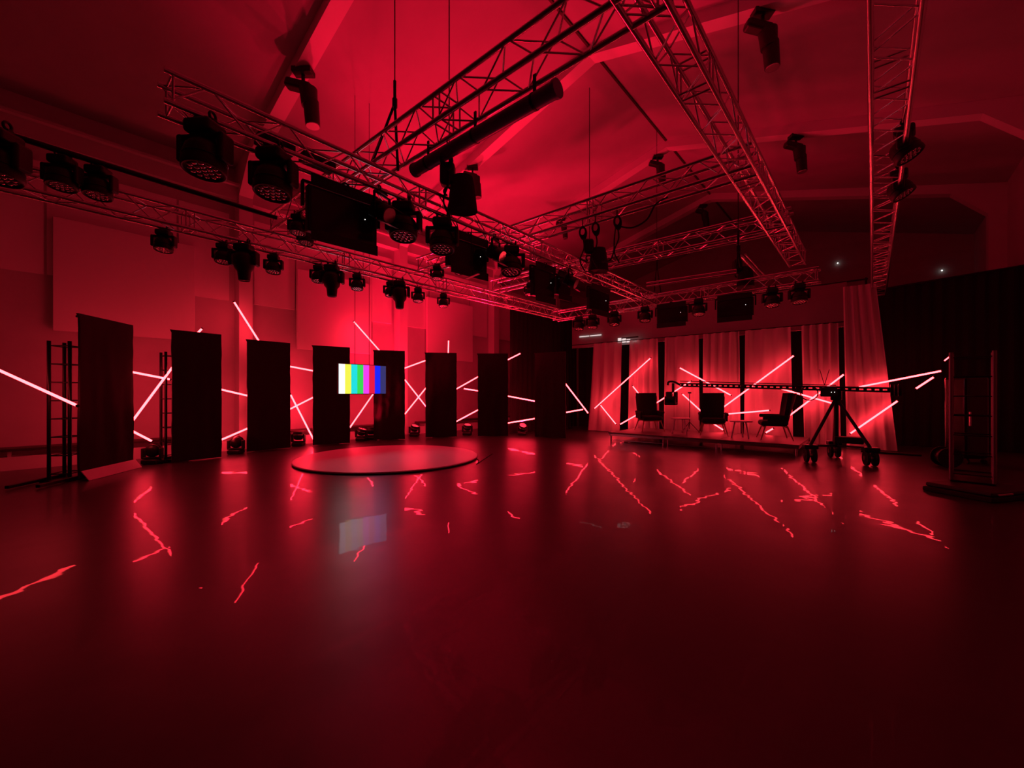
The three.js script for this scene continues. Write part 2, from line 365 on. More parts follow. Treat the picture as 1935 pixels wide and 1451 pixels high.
gapTube(5, 6, 862.9, 796, 903.4, 774.4, 'lowest rising red tube light ' + G67);
gapTube(6, 7, 961.4, 678.8, 984.3, 667.3, 'short high red tube light against the black side drape', 0.3, 0);
gapTube(6, 7, 960.9, 748.6, 1011.3, 758, 'slightly falling red tube light before the black side drape');
gapTube(6, 7, 960.9, 799, 1010.8, 790.8, 'low slightly rising red tube light before the black side drape');
{
  const e = EDGE[7], p = e.b.clone().addScaledVector(e.nrm, 0.2), n2 = V(-SN, 0, -CS);
  const G = 'red tube lights among the cloth panels';
  glowTube(onPlane(1064, 719, p, n2), onPlane(1112, 781.4, p, n2), 'steep red tube light between the last panel and first curtain', G, n2.clone().negate());
  p.addScaledVector(n2, 0.08);
  glowTube(onPlane(1062, 780.5, p, n2), onPlane(1102.7, 773.2, p, n2), 'nearly level red tube light touching the steep one by the first curtain', G, n2.clone().negate());
}
const ZC = -14.5;
[
  [1123, 772, 1229.9, 676, 0, 'long rising red tube light in front of the first two curtains'],
  [1134.3, 765, 1164.3, 802, 0.06, 'short falling red tube light at the foot of the first curtain'],
  [1171.3, 802, 1210, 780, 0, 'low rising red tube light running behind the armchair next to the first curtain'],
  [1195.2, 729, 1216, 755, 0, 'short steep red tube light dropping behind the top of an armchair'],
  [1236, 764, 1306.5, 719.5, 0, 'rising red tube light crossing behind the crane camera head'],
  [1283.8, 694.7, 1382, 747.2, 0.06, 'falling red tube light crossing behind the crane arm'],
  [1288.9, 744, 1331, 782.5, 0.06, 'short falling red tube light ending behind the middle armchair'],
  [1366, 770, 1500.9, 671.3, 0, 'longest rising red tube light reaching up to a dark curtain gap'],
  [1364, 783, 1455, 775.3, 0.05, 'level red tube light between the middle armchair and the side-facing one'],
  [1474, 734, 1574.5, 762.5, 0.06, 'gently falling red tube light behind the crane monitors'],
  [1475, 798, 1595.5, 706.7, 0, 'rising red tube light from the side-facing armchair to the crane'],
  [1621.6, 731.5, 1780.4, 700.5, 0, 'long gently rising red tube light above the crane counterweight'],
  [1606, 819.6, 1697.2, 756.8, 0, 'rising red tube light beside the crane tripod on the last curtain'],
  [1341, 796, 1367.5, 813, 0.05, 'low red tube light seen under the middle armchair'],
  [1446, 818, 1462, 809, 0.05, 'low red tube light seen under the side-facing armchair'],
  [1580, 838.5, 1593, 828.5, 0, 'low red tube light seen through the crane tripod'],
].forEach(([x0, y0, x1, y1, dz, l]) => glowTube(onZ(x0, y0, ZC + 0.32 + dz), onZ(x1, y1, ZC + 0.32 + dz), l, 'red tube lights behind the stage', V(0, 0, 1), 0.02, TUBE_POWER));
glowTube(onZ(1729.5, 735.2, -14.1), onZ(1765.5, 711.6, -14.1), 'short rising red tube light in front of the black drape', 'red tube lights behind the stage', V(0, 0, 1), 0.02, TUBE_POWER);
glowTube(onZ(1782.8, 683, -14.9), onZ(1796.5, 672.4, -14.9), 'tiny red tube light high before the black drape', 'red tube lights behind the stage', V(0, 0, 1), 0.014, TUBE_POWER);

// ---------------------------------------------------------------- curtains and drapes
function sheet(pL, pR, bL, bR, folds, amp, s, rows = 24) {
  const cols = folds * 8, pos = [], uv = [], idx = [];
  for (let j = 0; j <= rows; j++) for (let i = 0; i <= cols; i++) {
    const u = i / cols, t = j / rows, top = pL.clone().lerp(pR, u), bot = bL.clone().lerp(bR, u), p = top.lerp(bot, t);
    const n = V(-(pR.z - pL.z), 0, pR.x - pL.x).normalize();
    const ph = u * folds * Math.PI * 2 + 0.9 * noise.noise(u * 3 + s, t * 1.4, s);
    p.addScaledVector(n, amp * (0.55 + 0.5 * noise.noise(u * 4, t * 1.5 + s, 4)) * (Math.sin(ph) + 0.35 * Math.sin(2.3 * ph + s)));
    pos.push(p.x, p.y, p.z); uv.push(u * pL.distanceTo(pR), t * pL.distanceTo(bL));
  }
  for (let j = 0; j < rows; j++) for (let i = 0; i < cols; i++) { const a = j * (cols + 1) + i, b = a + cols + 1; idx.push(a, b, a + 1, a + 1, b, b + 1); }
  const g = new THREE.BufferGeometry(); g.setAttribute('position', new THREE.Float32BufferAttribute(pos, 3)); g.setAttribute('uv', new THREE.Float32BufferAttribute(uv, 2)); g.setIndex(idx); g.computeVertexNormals(); return g;
}
const clothDS = M.cloth.clone(); clothDS.side = THREE.DoubleSide; clothDS.color.setRGB(0.008, 0.007, 0.007);   // deep black stage velvet
// sheer curtains [top left, top right, bottom left, bottom right pixel columns]
[[1122, 1175, 1112, 1171, 'first sheer curtain, beside the black side drape'], [1190, 1243, 1187, 1246, 'sheer curtain behind the armchair next to the first curtain'], [1256, 1320, 1254, 1322, 'sheer curtain behind the crane camera head'], [1329, 1397, 1328, 1400, 'sheer curtain behind the middle armchair'], [1408, 1494, 1406, 1499, 'widest sheer curtain behind the side-facing armchair'], [1514, 1584, 1520, 1589, 'sheer curtain behind the crane monitors']].forEach(([a, b, c, d, l], i) => {
  const P = (px, y) => { const v = onZ(px, 700, ZC); v.y = y; return v; };
  tag(mesh('sheer_curtain', sheet(P(a, 3.42), P(b, 3.42), P(c, 0.02), P(d, 0.02), 3 + (i % 2), 0.07, i * 2.3), M.voile), l, 'curtain', 'sheer curtains behind the stage');
});
{
  const P = (px, y) => { const v = onZ(px, 700, ZC + 0.12); v.y = y; return v; };
  tag(mesh('sheer_curtain', sheet(P(1593, 4.35), P(1655, 4.35), P(1600, 0.02), P(1696, 0.02), 4, 0.05, 17), M.voile), 'tall flaring sheer curtain, last beside the black drape', 'curtain', 'sheer curtains behind the stage');
}
const PZ = (px, y, Z) => { const v = onZ(px, 700, Z); v.y = y; return v; };
tag(mesh('cloth_valance', sheet(PZ(1081, 4.55, -14.72), PZ(1600, 4.55, -14.72), PZ(1081, 3.32, -14.72), PZ(1600, 3.32, -14.72), 6, 0.012, 5, 8), M.valance), 'plain pale cloth valance above the sheer curtains', 'valance');
pipe('thin pipe along the lower edge of the valance', PZ(1081, 3.32, -14.712), PZ(1600, 3.32, -14.712), 0.014, M.alu);
pipe('black pipe carrying the pale cloth valance', V(-9.66, 4.56, -14.74), V(-0.1, 4.56, -14.74), 0.022);
pipe('black pipe carrying the sheer curtains', V(-9.66, 3.43, -14.5), V(-0.1, 3.43, -14.5), 0.016);
for (const [x, l] of [[-9.64, 'black upright post at the side-drape end of the valance'], [-0.14, 'black upright post at the tall-curtain end of the valance']]) tag(mesh('drape_upright', [rod(V(x, 0, -14.74), V(x, 4.6, -14.74), 0.025, 10), rb(0.26, 0.012, 0.26, x, 0.008, -14.74, 0.003), bx(0.03, 0.03, 0.28, x, 3.43, -14.6)], M.blackMetal), l, 'upright post');
tag(mesh('black_drape', sheet(V(-9.94, 4.6, -11.4), V(-9.94, 4.6, -15.9), V(-9.94, 0.01, -11.4), V(-9.94, 0.01, -15.9), 16, 0.05, 3), clothDS), 'black side drape beyond the last cloth panels', 'drape', 'black drapes');
tag(mesh('black_drape', sheet(V(-9.9, 3.6, -16.0), V(-0.04, 3.6, -16.0), V(-9.9, 0.01, -16.0), V(-0.04, 0.01, -16.0), 30, 0.05, 8), clothDS), 'black drape showing through the gaps between sheer curtains', 'drape', 'black drapes');
tag(mesh('black_drape', sheet(V(0.05, 4.45, -16.05), V(2.86, 4.62, -16.05), V(0.0, 0.01, -16.05), V(2.86, 0.01, -16.05), 11, 0.05, 12), clothDS), 'tall black drape beyond the crane, beside the last sheer curtain', 'drape', 'black drapes');
pipe('black curtain pipe above the side drape', V(-9.94, 4.62, -11.35), V(-9.94, 4.62, -15.95), 0.025);
pipe('black curtain pipe above the tall drape', V(0.0, 4.47, -16.05), V(2.88, 4.64, -16.05), 0.025);
// white strips of light near the valance
[[1095, 636.5, 1113, 634.8], [1115, 634.6, 1136, 632.6]].forEach(([x0, y0, x1, y1], i) => tag(mesh('strip_light', rod(onZ(x0, y0, -14.69), onZ(x1, y1, -14.69), 0.018, 8), M.strip), ['brighter half of the thin white strip light by the side drape', 'fainter half of the thin white strip light by the first curtain'][i], 'strip light'));
{
  const g = thing('vent_light', 'small white slatted light under the valance above the first curtains', 'light', onZ(1186, 643, -14.55));
  for (let i = 0; i < 5; i++) { const c = onZ(1171 + i * 8.2, 643 + i * 0.4, -14.55).sub(g.position), h = [0.17, 0.15, 0.12, 0.08, 0.05][i]; mesh('lit_slat', bx(0.14, h, 0.02, c.x, c.y, c.z), M.strip, g); }
  mesh('housing', bx(0.8, 0.04, 0.05, 0, 0.1, -0.02), M.blackMetal, g);
}
for (const [px, py, l] of [[1780, 511, 'small white indicator lamp high above the tall black drape'], [1583, 497, 'faint indicator lamp on the far wall past the truss end']]) tag(mesh('indicator_lamp', new THREE.OctahedronGeometry(0.03, 0).translate(...onZ(px, py, -23.33).toArray()), M.led), l, 'indicator lamp');

// ---------------------------------------------------------------- television with colour bars, hung on wires
{
  const bars = [[1, 1, 0.97], [0.93, 0.93, 0.30], [0.10, 0.85, 0.86], [0.20, 0.83, 0.32], [0.92, 0.25, 0.92], [0.88, 0.10, 0.25], [0.05, 0.15, 0.95], [0.19, 0.20, 0.42]];
  const tex = noiseTex(256, (u) => bars[Math.min(7, Math.floor(u * 8))], 1, true);
  const g = thing('television', 'flat television showing vertical colour bars, hung on two wires', 'television', V(-9.17, 1.48, -5.215), Math.PI / 2);
  mesh('casing', rb(1.24, 0.71, 0.05, 0, 0.34, -0.03, 0.01), M.black, g);
  mesh('screen', new THREE.PlaneGeometry(1.21, 0.68).translate(0, 0.34, -0.003), new THREE.MeshStandardMaterial({ color: lin(0.01), roughness: 0.3, emissive: lin(1), emissiveMap: tex, emissiveIntensity: 1.1 }), g, 'white, yellow, cyan, green, magenta, red, blue and dark bars');
  mesh('mount', rb(0.5, 0.3, 0.04, 0, 0.4, -0.07), M.blackMetal, g);
  for (const s of [-0.17, 0.2]) mesh('wire', rod(V(s, 0.4, -0.08), V(s, 7.1, -0.08), 0.006, 6), M.blackMetal, g);
  const l = new THREE.RectAreaLight(0xd8d4ff, 1.1, 1.2, 0.67); l.name = 'television_light'; l.position.set(-9.13, 1.82, -5.215); l.rotation.y = -Math.PI / 2; scene.add(l);
}
// ---------------------------------------------------------------- round white disc on the floor
{
  const c = at((737 - 0), HY, 9.6); c.y = 0;
  const g = thing('round_podium', 'low round white podium disc on the floor before the panels', 'podium', V(c.x, 0, c.z));
  mesh('top', lathe([[0, 0.05], [1.985, 0.05], [2.0, 0.045], [2.0, 0.024], [1.985, 0.02], [0, 0.02]], 96), M.disc, g);
  mesh('base_ring', lathe([[1.9, 0.021], [1.9, 0.002], [1.84, 0.002], [1.84, 0.021]], 72), M.black, g);
  tag(mesh('floor_cable', tube([fl(902, 868), fl(905, 872), fl(900, 878), fl(915, 868), fl(930, 858)].map((v) => v.setY(0.008)), 0.007, 40), M.rubber), 'thin cable leading from the white disc towards the side drape', 'cable');
}

// ---------------------------------------------------------------- moving heads
const HG = {};
{
  // hung wash head, origin at clamp, built downwards, 1 unit = metres for a 0.40 m wide fixture
  HG.clamp = merge([new THREE.TorusGeometry(0.034, 0.012, 8, 16).rotateY(Math.PI / 2).translate(-0.07, 0, 0), new THREE.TorusGeometry(0.034, 0.012, 8, 16).rotateY(Math.PI / 2).translate(0.07, 0, 0), bx(0.2, 0.02, 0.05, 0, -0.045, 0)]);
  HG.base = rb(0.25, 0.12, 0.23, 0, -0.115, 0, 0.035);
  HG.yoke = merge([rb(0.4, 0.05, 0.13, 0, -0.195, 0, 0.024), rb(0.055, 0.24, 0.15, -0.195, -0.29, 0, 0.026), rb(0.055, 0.24, 0.15, 0.195, -0.29, 0, 0.026)]);
  HG.head = lathe([[0, 0.135], [0.07, 0.132], [0.12, 0.105], [0.152, 0.06], [0.165, 0.0], [0.168, -0.07], [0.172, -0.1], [0.168, -0.135], [0.155, -0.14], [0.148, -0.122], [0, -0.122]], 28);
  HG.ring = new THREE.TorusGeometry(0.166, 0.007, 8, 30).rotateX(Math.PI / 2).translate(0, -0.035, 0);
  const cells = [];
  for (const [k, r] of [[1, 0], [6, 0.054], [12, 0.106]]) for (let i = 0; i < k; i++) cells.push(new THREE.SphereGeometry(0.022, 8, 6).scale(1, 0.5, 1).translate(r * Math.cos(i / k * 6.283), -0.124, r * Math.sin(i / k * 6.283)));
  HG.cells = merge(cells);
  HG.spot = lathe([[0, 0.19], [0.10, 0.18], [0.15, 0.12], [0.155, 0.0], [0.14, -0.08], [0.10, -0.13], [0.085, -0.27], [0.075, -0.285], [0.07, -0.27], [0, -0.265]], 22);
  HG.spotLens = cyl(0.068, 0.068, 0.01, 18).translate(0, -0.268, 0);
}
function washHead(label, pos, turn, scale, tilt, group) {
  const g = thing('moving_head', label, 'moving head', pos, turn, group); g.scale.setScalar(scale);
  mesh('clamp', HG.clamp, M.blackMetal, g); mesh('base', HG.base, M.black, g); mesh('yoke', HG.yoke, M.black, g);
  const h = mesh('head', HG.head, M.black, g); h.position.y = -0.35; h.rotation.x = tilt;
  mesh('rim', HG.ring, M.blackGloss, h); mesh('lens_array', HG.cells, M.lens, h, 'cluster of round glass lenses');
  return g;
}
function spotHead(label, pos, turn, scale, tilt, group) {
  const g = thing('profile_head', label, 'profile light', pos, turn, group); g.scale.setScalar(scale);
  mesh('clamp', HG.clamp, M.blackMetal, g); mesh('base', HG.base, M.black, g); mesh('yoke', HG.yoke, M.black, g);
  const h = mesh('head', HG.spot, M.black, g); h.position.y = -0.37; h.rotation.x = tilt; mesh('lens', HG.spotLens, M.lens, h);
  return g;
}
const colX = (px, X, y) => { const v = onX(px, 500, X); v.y = y; return v; };
const colZ = (px, Z, y) => { const v = onZ(px, 500, Z); v.y = y; return v; };
// near truss
[[388, 'large moving head at the free end of the panel-light truss'], [517, 'large moving head between the free truss end and first black panel light'], [763, 'moving head just past the first black panel light'], [836, 'moving head in front of the second black panel light'], [966, 'moving head between the second and third black panel lights']].forEach(([px, l], i) => washHead(l, colX(px, -4.345, YA), 0.6 + i * 0.05, 0.98, -0.1 - 0.03 * i, 'moving heads on the panel-light truss'));
// wall-side truss
[[310, 'small moving head below the large square board, end of its row'], [422, 'small moving head beside the profile light nearest the board'], [517, 'small moving head alone between two profile lights'], [602, 'small moving head touching the middle profile light'], [675, 'small moving head past the middle profile light'], [738, 'small moving head half behind the last profile light'], [790, 'small moving head just past the last profile light'], [838, 'small moving head at the stage end of the wall-side truss']].forEach(([px, l], i) => washHead(l, colX(px, -7.71, YA), 0.9, 0.68, -0.15, 'small moving heads on the wall-side truss'));
[[461, 'tapered black profile light nearest the free truss end'], [627, 'tapered black profile light, middle of three'], [755, 'tapered black profile light above the blue television bars']].forEach(([px, l]) => spotHead(l, colX(px, -7.45, YA), 0.8, 0.95, 0.05, 'profile lights on the wall-side truss'));
// black pipe
[[118, 'moving head on the black pipe, middle of three'], [186, 'moving head on the black pipe nearest its open end']].forEach(([px, l]) => washHead(l, colX(px, -6.2, 3.92), 0.9, 0.72, -0.12, 'moving heads on the black pipe'));
washHead('large moving head at the very end of the black pipe', colX(-2, -6.0, 3.92), 0.8, 1.0, -0.1, 'moving heads on the black pipe');
// cross trusses
[[563, -2.665, 'small moving head on the truss above the tube case, on its near chord'], [579, -2.935, 'small moving head on the truss above the tube case, on its far chord'], [826, -5.665, 'small moving head on the cross truss, beside a panel light corner'], [868, -5.665, 'second small moving head on the cross truss'], [1001, -8.065, 'small moving head behind the third black panel light']].forEach(([px, Z, l]) => washHead(l, colZ(px, Z, YU), 0.7, 0.66, -0.15, 'moving heads on the cross trusses'));
// stage truss
[[1094, 'small moving head at the corner of the stage truss'], [1120, 'small moving head beside the corner one on the stage truss'], [1161, 'moving head past the corner pair on the stage truss'], [1219, 'moving head beside the first stage panel light, towards the truss corner'], [1320, 'moving head between the two stage panel lights'], [1459, 'moving head right after the stage hoist'], [1510, 'last moving head at the open end of the stage truss']].forEach(([px, l], i) => washHead(l, colZ(px, -11.03 + 0.035 * i, YA), 0.3, 0.9, -0.2, 'moving heads on the stage truss'));
// the truss towards the tall drape
[[1681, 215, -6.4, 'moving head inside the truss towards the tall drape, middle of three'], [1690, 262, -7.6, 'moving head inside the same truss nearest the tall drape'], [1716, -20, -3.6, 'moving head on the truss farthest from the tall drape']].forEach(([px, py, Z, l]) => washHead(l, V(0.265, YU + 0.28, Z), 1.5, 0.8, -0.5, 'moving heads in the truss towards the tall drape'));
// roof spotlights under the frames
function roofSpot(px, py, frame, label, s = 1) {
  const p = onZ(px, py, FRAMES[frame]), k = (RIDGE - EAVE) / (XM - XL); p.y = RIDGE - RAFT - k * Math.abs(p.x - XM);
  const g = thing('roof_spotlight', label, 'spotlight', p, YAW, 'spotlights under the roof frames'); g.scale.setScalar(s);
  mesh('bracket', [rb(0.34, 0.09, 0.2, 0, -0.04, 0), cyl(0.03, 0.03, 0.18, 10).translate(0, -0.15, 0)], M.black, g);
  const y = mesh('yoke', [rb(0.46, 0.16, 0.2, 0, -0.3, 0, 0.05)], M.black, g); y.rotation.z = -0.25;
  const b = mesh('lamp_body', [cyl(0.15, 0.13, 0.3, 18).translate(0.06, -0.5, 0), cyl(0.13, 0.12, 0.42, 18).translate(0.09, -0.78, 0)], M.black, g);
  b.rotation.z = 0.08; mesh('lens', cyl(0.11, 0.11, 0.02, 16).translate(0.09, -1.0, 0), M.lens, b);
  return g;
}
roofSpot(573, 118, 1, 'broad black spotlight under the roof frame nearest the free truss end', 1.2);
roofSpot(893, 300, 2, 'black spotlight under the roof frame beside the rolled tube case', 0.95);
roofSpot(1062, 408, 3, 'small black spotlight low under the roof frame behind the coiled cables', 0.8);
roofSpot(1243, 285, 3, 'black spotlight under the ridge above the coiled cables', 0.95);
roofSpot(1328, 382, 4, 'black spotlight under the ridge behind the stage truss', 0.95);
roofSpot(1441, -10, 2, 'large black spotlight under the roof frame beside the corner truss', 1.05);
roofSpot(1504, 240, 3, 'black spotlight on the roof slope between the two long trusses', 1.0);
// floor heads
function floorHead(label, p, turn, tilt, lit, target) {
  const g = thing('floor_moving_head', label, 'moving head', p, turn, 'moving heads on the floor between the panels');
  mesh('base', rb(0.3, 0.1, 0.28, 0, 0.05, 0, 0.03), M.black, g);
  mesh('yoke', [rb(0.36, 0.04, 0.12, 0, 0.12, 0, 0.015), rb(0.045, 0.22, 0.12, -0.165, 0.22, 0, 0.02), rb(0.045, 0.22, 0.12, 0.165, 0.22, 0, 0.02)], M.black, g);
  const h = mesh('head', floorHeadGeo, M.black, g); h.position.y = 0.27;
  mesh('rim', floorRimGeo, M.silver, h); mesh('lens_array', floorCellGeo, M.lens, h);
  if (lit) mesh('glowing_lens', floorGlowGeo, M.headGlow, h, 'glowing red lens');
  const aim = lit ? target.clone().sub(p).normalize() : V(0, -1, 0).applyEuler(new THREE.Euler(tilt, 0, 0)).applyAxisAngle(V(0, 1, 0), turn);
  h.quaternion.setFromUnitVectors(V(0, -1, 0), aim.clone().applyAxisAngle(V(0, 1, 0), -turn));
  if (lit) {
    const l = new THREE.SpotLight(TUBE_LIGHT, FLOOR_HEAD_POWER, 0, 0.95, 1, 2), d = aim;
    l.name = 'floor_head_light'; l.position.copy(p).add(V(0, 0.27, 0)).addScaledVector(d, 0.16); l.target.position.copy(l.position).add(d); l.castShadow = true; l.shadow.radius = 5;
    scene.add(l, l.target);
  }
  return g;
}
const floorHeadGeo = HG.head.clone().scale(0.82, 0.82, 0.82), floorRimGeo = HG.ring.clone().scale(0.82, 0.82, 0.82), floorCellGeo = HG.cells.clone().scale(0.82, 0.82, 0.82), floorGlowGeo = new THREE.CircleGeometry(0.118, 10).rotateX(Math.PI / 2).translate(0, -0.1025, 0);
[[288, 876, 'moving head on the floor beside the white-board panel'], [446, 857, 'moving head on the floor between second and third panels'], [564, 842.3, 'moving head on the floor after the third panel'], [683, 832.6, 'moving head on the floor below the television'], [701, 830.5, 'moving head half hidden on the floor below the television'], [783, 824.3, 'moving head on the floor past the blue bar panel'], [883, 822, 'moving head on the floor past the upright-tube panel'], [987, 822, 'moving head on the floor before the side drape']].forEach(([x, y, l], i) => floorHead(l, fl(x, y).setY(0.002), 0.9 - i * 0.05, i < 2 ? 1.9 : 3.0, i === 3 || i >= 5, i === 3 ? V(-9.6, 8.6, -8.6) : i === 7 ? V(-3.6, 9.2, -8.4) : V(-8.3, 8.8, -9.2)));

// ---------------------------------------------------------------- flat black panel lights
function panelLight(label, c, turn, w, h, group, led = true, tilt = 0) {
  const g = thing('panel_light', label, 'panel light', c, turn, group);
  mesh('clamp', HG.clamp.clone().rotateY(Math.PI / 2), M.blackMetal, g);
  mesh('yoke', [rb(w + 0.1, 0.03, 0.05, 0, -0.07, 0), rb(0.03, h * 0.55, 0.05, -w / 2 - 0.04, -0.07 - h * 0.27, 0), rb(0.03, h * 0.55, 0.05, w / 2 + 0.04, -0.07 - h * 0.27, 0)], M.blackMetal, g);
  const b = mesh('housing', [rb(w, h, 0.09, 0, 0, 0, 0.015), rb(w * 0.5, h * 0.6, 0.1, 0, 0, -0.08, 0.02)], M.black, g); b.position.y = -0.1 - h / 2; b.rotation.x = tilt;
  mesh('diffuser', bx(w * 0.92, h * 0.88, 0.006, 0, 0, 0.047), M.blackGloss, b);
  for (const s of [-1, 1]) mesh('barn_door', bx(w * 0.96, 0.12, 0.006, 0, s * (h / 2 + 0.045), 0.085).rotateX(0), M.black, b);
  if (led) mesh('status_light', new THREE.OctahedronGeometry(0.007, 0).translate(w * 0.3, h * 0.1, 0.056), M.led, b, 'tiny white status light');
  return g;
}
const alongZ = Math.PI / 2;
// short fresnel lamps beside the panel lights
function fresnel(label, p, turn) {
  const g = thing('fresnel_lamp', label, 'lamp', p, turn, 'fresnel lamps on the panel-light truss'); g.scale.setScalar(0.78);
  mesh('clamp', HG.clamp, M.blackMetal, g);
  mesh('bracket', [rb(0.34, 0.025, 0.04, 0, -0.08, 0, 0.01), rb(0.025, 0.3, 0.04, -0.165, -0.22, 0, 0.01), rb(0.025, 0.3, 0.04, 0.165, -0.22, 0, 0.01)], M.blackMetal, g);
  const b = mesh('lamp_body', [rb(0.26, 0.26, 0.2, 0, 0, -0.06, 0.05), cyl(0.13, 0.14, 0.16, 20).rotateX(Math.PI / 2).translate(0, 0, 0.08)], M.black, g); b.position.y = -0.33; b.rotation.x = 0.5;
  mesh('lens', cyl(0.115, 0.115, 0.015, 20).rotateX(Math.PI / 2).translate(0, 0, 0.155), M.lens, b);
  for (const s of [-1, 1]) mesh('barn_door', bx(0.24, 0.005, 0.14, 0, s * 0.15, 0.22).rotateX(s * 0.12), M.black, b);
  mesh('status_light', new THREE.OctahedronGeometry(0.006, 0).translate(0.1, 0.09, -0.165), M.led, b, 'tiny white status light');
}
[[722, 'short black fresnel lamp beside the largest panel light'], [937, 'short black fresnel lamp past the second panel light'], [1078, 'short black fresnel lamp past the third panel light']].forEach(([px, l]) => fresnel(l, colX(px, -4.345, YA), alongZ + 0.3));
[[520, 'black supply box inside the truss before the first panel light'], [600, 'black supply box inside the truss above the first panel light']].forEach(([px, l], i) => {
  const g = thing('supply_box', l, 'supply box', colX(px, -4.47, YA + 0.03), alongZ, 'supply boxes on the truss');
  mesh('box_body', rb(0.34, 0.09, 0.14, 0, 0.045, 0, 0.012), M.black, g); mesh('socket_row', [0, 1, 2].map((k) => cyl(0.018, 0.018, 0.03, 12).rotateX(Math.PI / 2).translate(-0.1 + k * 0.1, 0.045, 0.075)), M.rubber, g);
});
[[648, 0.8, 0.5, 'largest flat black panel light on its truss'], [882, 0.75, 0.42, 'second flat black panel light along the truss'], [1025, 0.6, 0.5, 'third flat black panel light along the truss'], [1062, 0.45, 0.35, 'small flat panel light just past the third'], [1130, 0.8, 0.45, 'flat black panel light nearest the stage truss corner']].forEach(([px, w, h, l], i) => panelLight(l, colX(px, -4.595, YA - 0.03), alongZ - 0.05, w, h, 'flat panel lights on the long truss', i !== 3));
{ const c = onX(893, 522, -4.3), m = mesh('reflector_card', rb(0.2, 0.008, 0.16, 0, 0, 0, 0.003), M.white); m.position.copy(c); m.rotation.set(0.25, 0.6, 0.2); tag(m, 'small pale reflector card under the second flat panel light', 'reflector card');
  tag(mesh('card_arm', rod(c, V(-4.345, YA, c.z - 0.02), 0.006, 6), M.blackMetal), 'thin rod holding the small reflector card', 'rod'); }
[[1270, 0.78, 0.42, 'first flat black panel light on the stage truss'], [1389, 0.78, 0.44, 'second flat black panel light on the stage truss, under the hoist']].forEach(([px, w, h, l]) => panelLight(l, colZ(px, -11.05, YA - 0.03), 0.03, w, h, 'flat panel lights on the stage truss'));

// ---------------------------------------------------------------- hoists, slings, cables
function hoist(label, p, top) {
  const g = thing('chain_hoist', label, 'chain hoist', p);
  mesh('body', rb(0.2, 0.3, 0.18, 0, 0.42, 0, 0.05), M.blackMetal, g);
  mesh('hook', new THREE.TorusGeometry(0.05, 0.014, 8, 18, 4.6).translate(0, 0.2, 0), M.blackMetal, g);
  mesh('chain', rod(V(0.02, 0.55, 0), V(0.02, top, 0), 0.008, 6), M.blackMetal, g);
  const s = new THREE.CylinderGeometry(0.14, 0.21, 0.46, 14, 4, false), q = s.attributes.position;
  for (let i = 0; i < q.count; i++) q.setXYZ(i, q.getX(i) * (1 + 0.1 * noise.noise(q.getX(i) * 9, q.getY(i) * 7, 3)), q.getY(i), q.getZ(i) * 0.8);
  s.computeVertexNormals();
  mesh('chain_bag', s.translate(0.2, 0.16, 0), M.velvet, g, 'black cloth chain bag');
  return g;
}
hoist('black chain hoist and bag over the second panel light', colX(846, -4.3, YA + 0.12), 4.3).rotation.y = YAW;
hoist('black chain hoist and bag where the coiled cables hang', colX(1112, -4.3, YA + 0.12), 3.6).rotation.y = YAW;
hoist('black chain hoist above the stage panel light', colZ(1393, -11.0, YA + 0.22), 4.6).rotation.y = YAW;
function sling(label, apex, feet, top) {
  const g = thing('wire_sling', label, 'sling', apex);
  mesh('wire', rod(V(0, 0, 0), V(0, top - apex.y, 0), 0.007, 6), M.blackMetal, g);
  mesh('turnbuckle', [cyl(0.018, 0.018, 0.2, 8).translate(0, 0.16, 0), cyl(0.03, 0.03, 0.1, 8)], M.blackMetal, g);
  for (const f of feet) mesh('strop', rod(V(0, 0, 0), f.clone().sub(apex), 0.016, 8), M.rubber, g);
  return g;
}
sling('black wire sling rising from the truss above the tube case', onZ(746, 195, -2.8), [onZ(705, 303, -2.8), onZ(752, 322, -2.8)], 9.0);
sling('short black strops above the stage truss', onZ(1241, 500, -11.1), [onZ(1236, 555, -11.1), onZ(1249, 555, -11.1)], 8.6);
sling('thin wire sling at the corner truss end', onX(1395, 470, -1.5), [onX(1392, 505, -1.5), onX(1400, 505, -1.5)], 8.6);
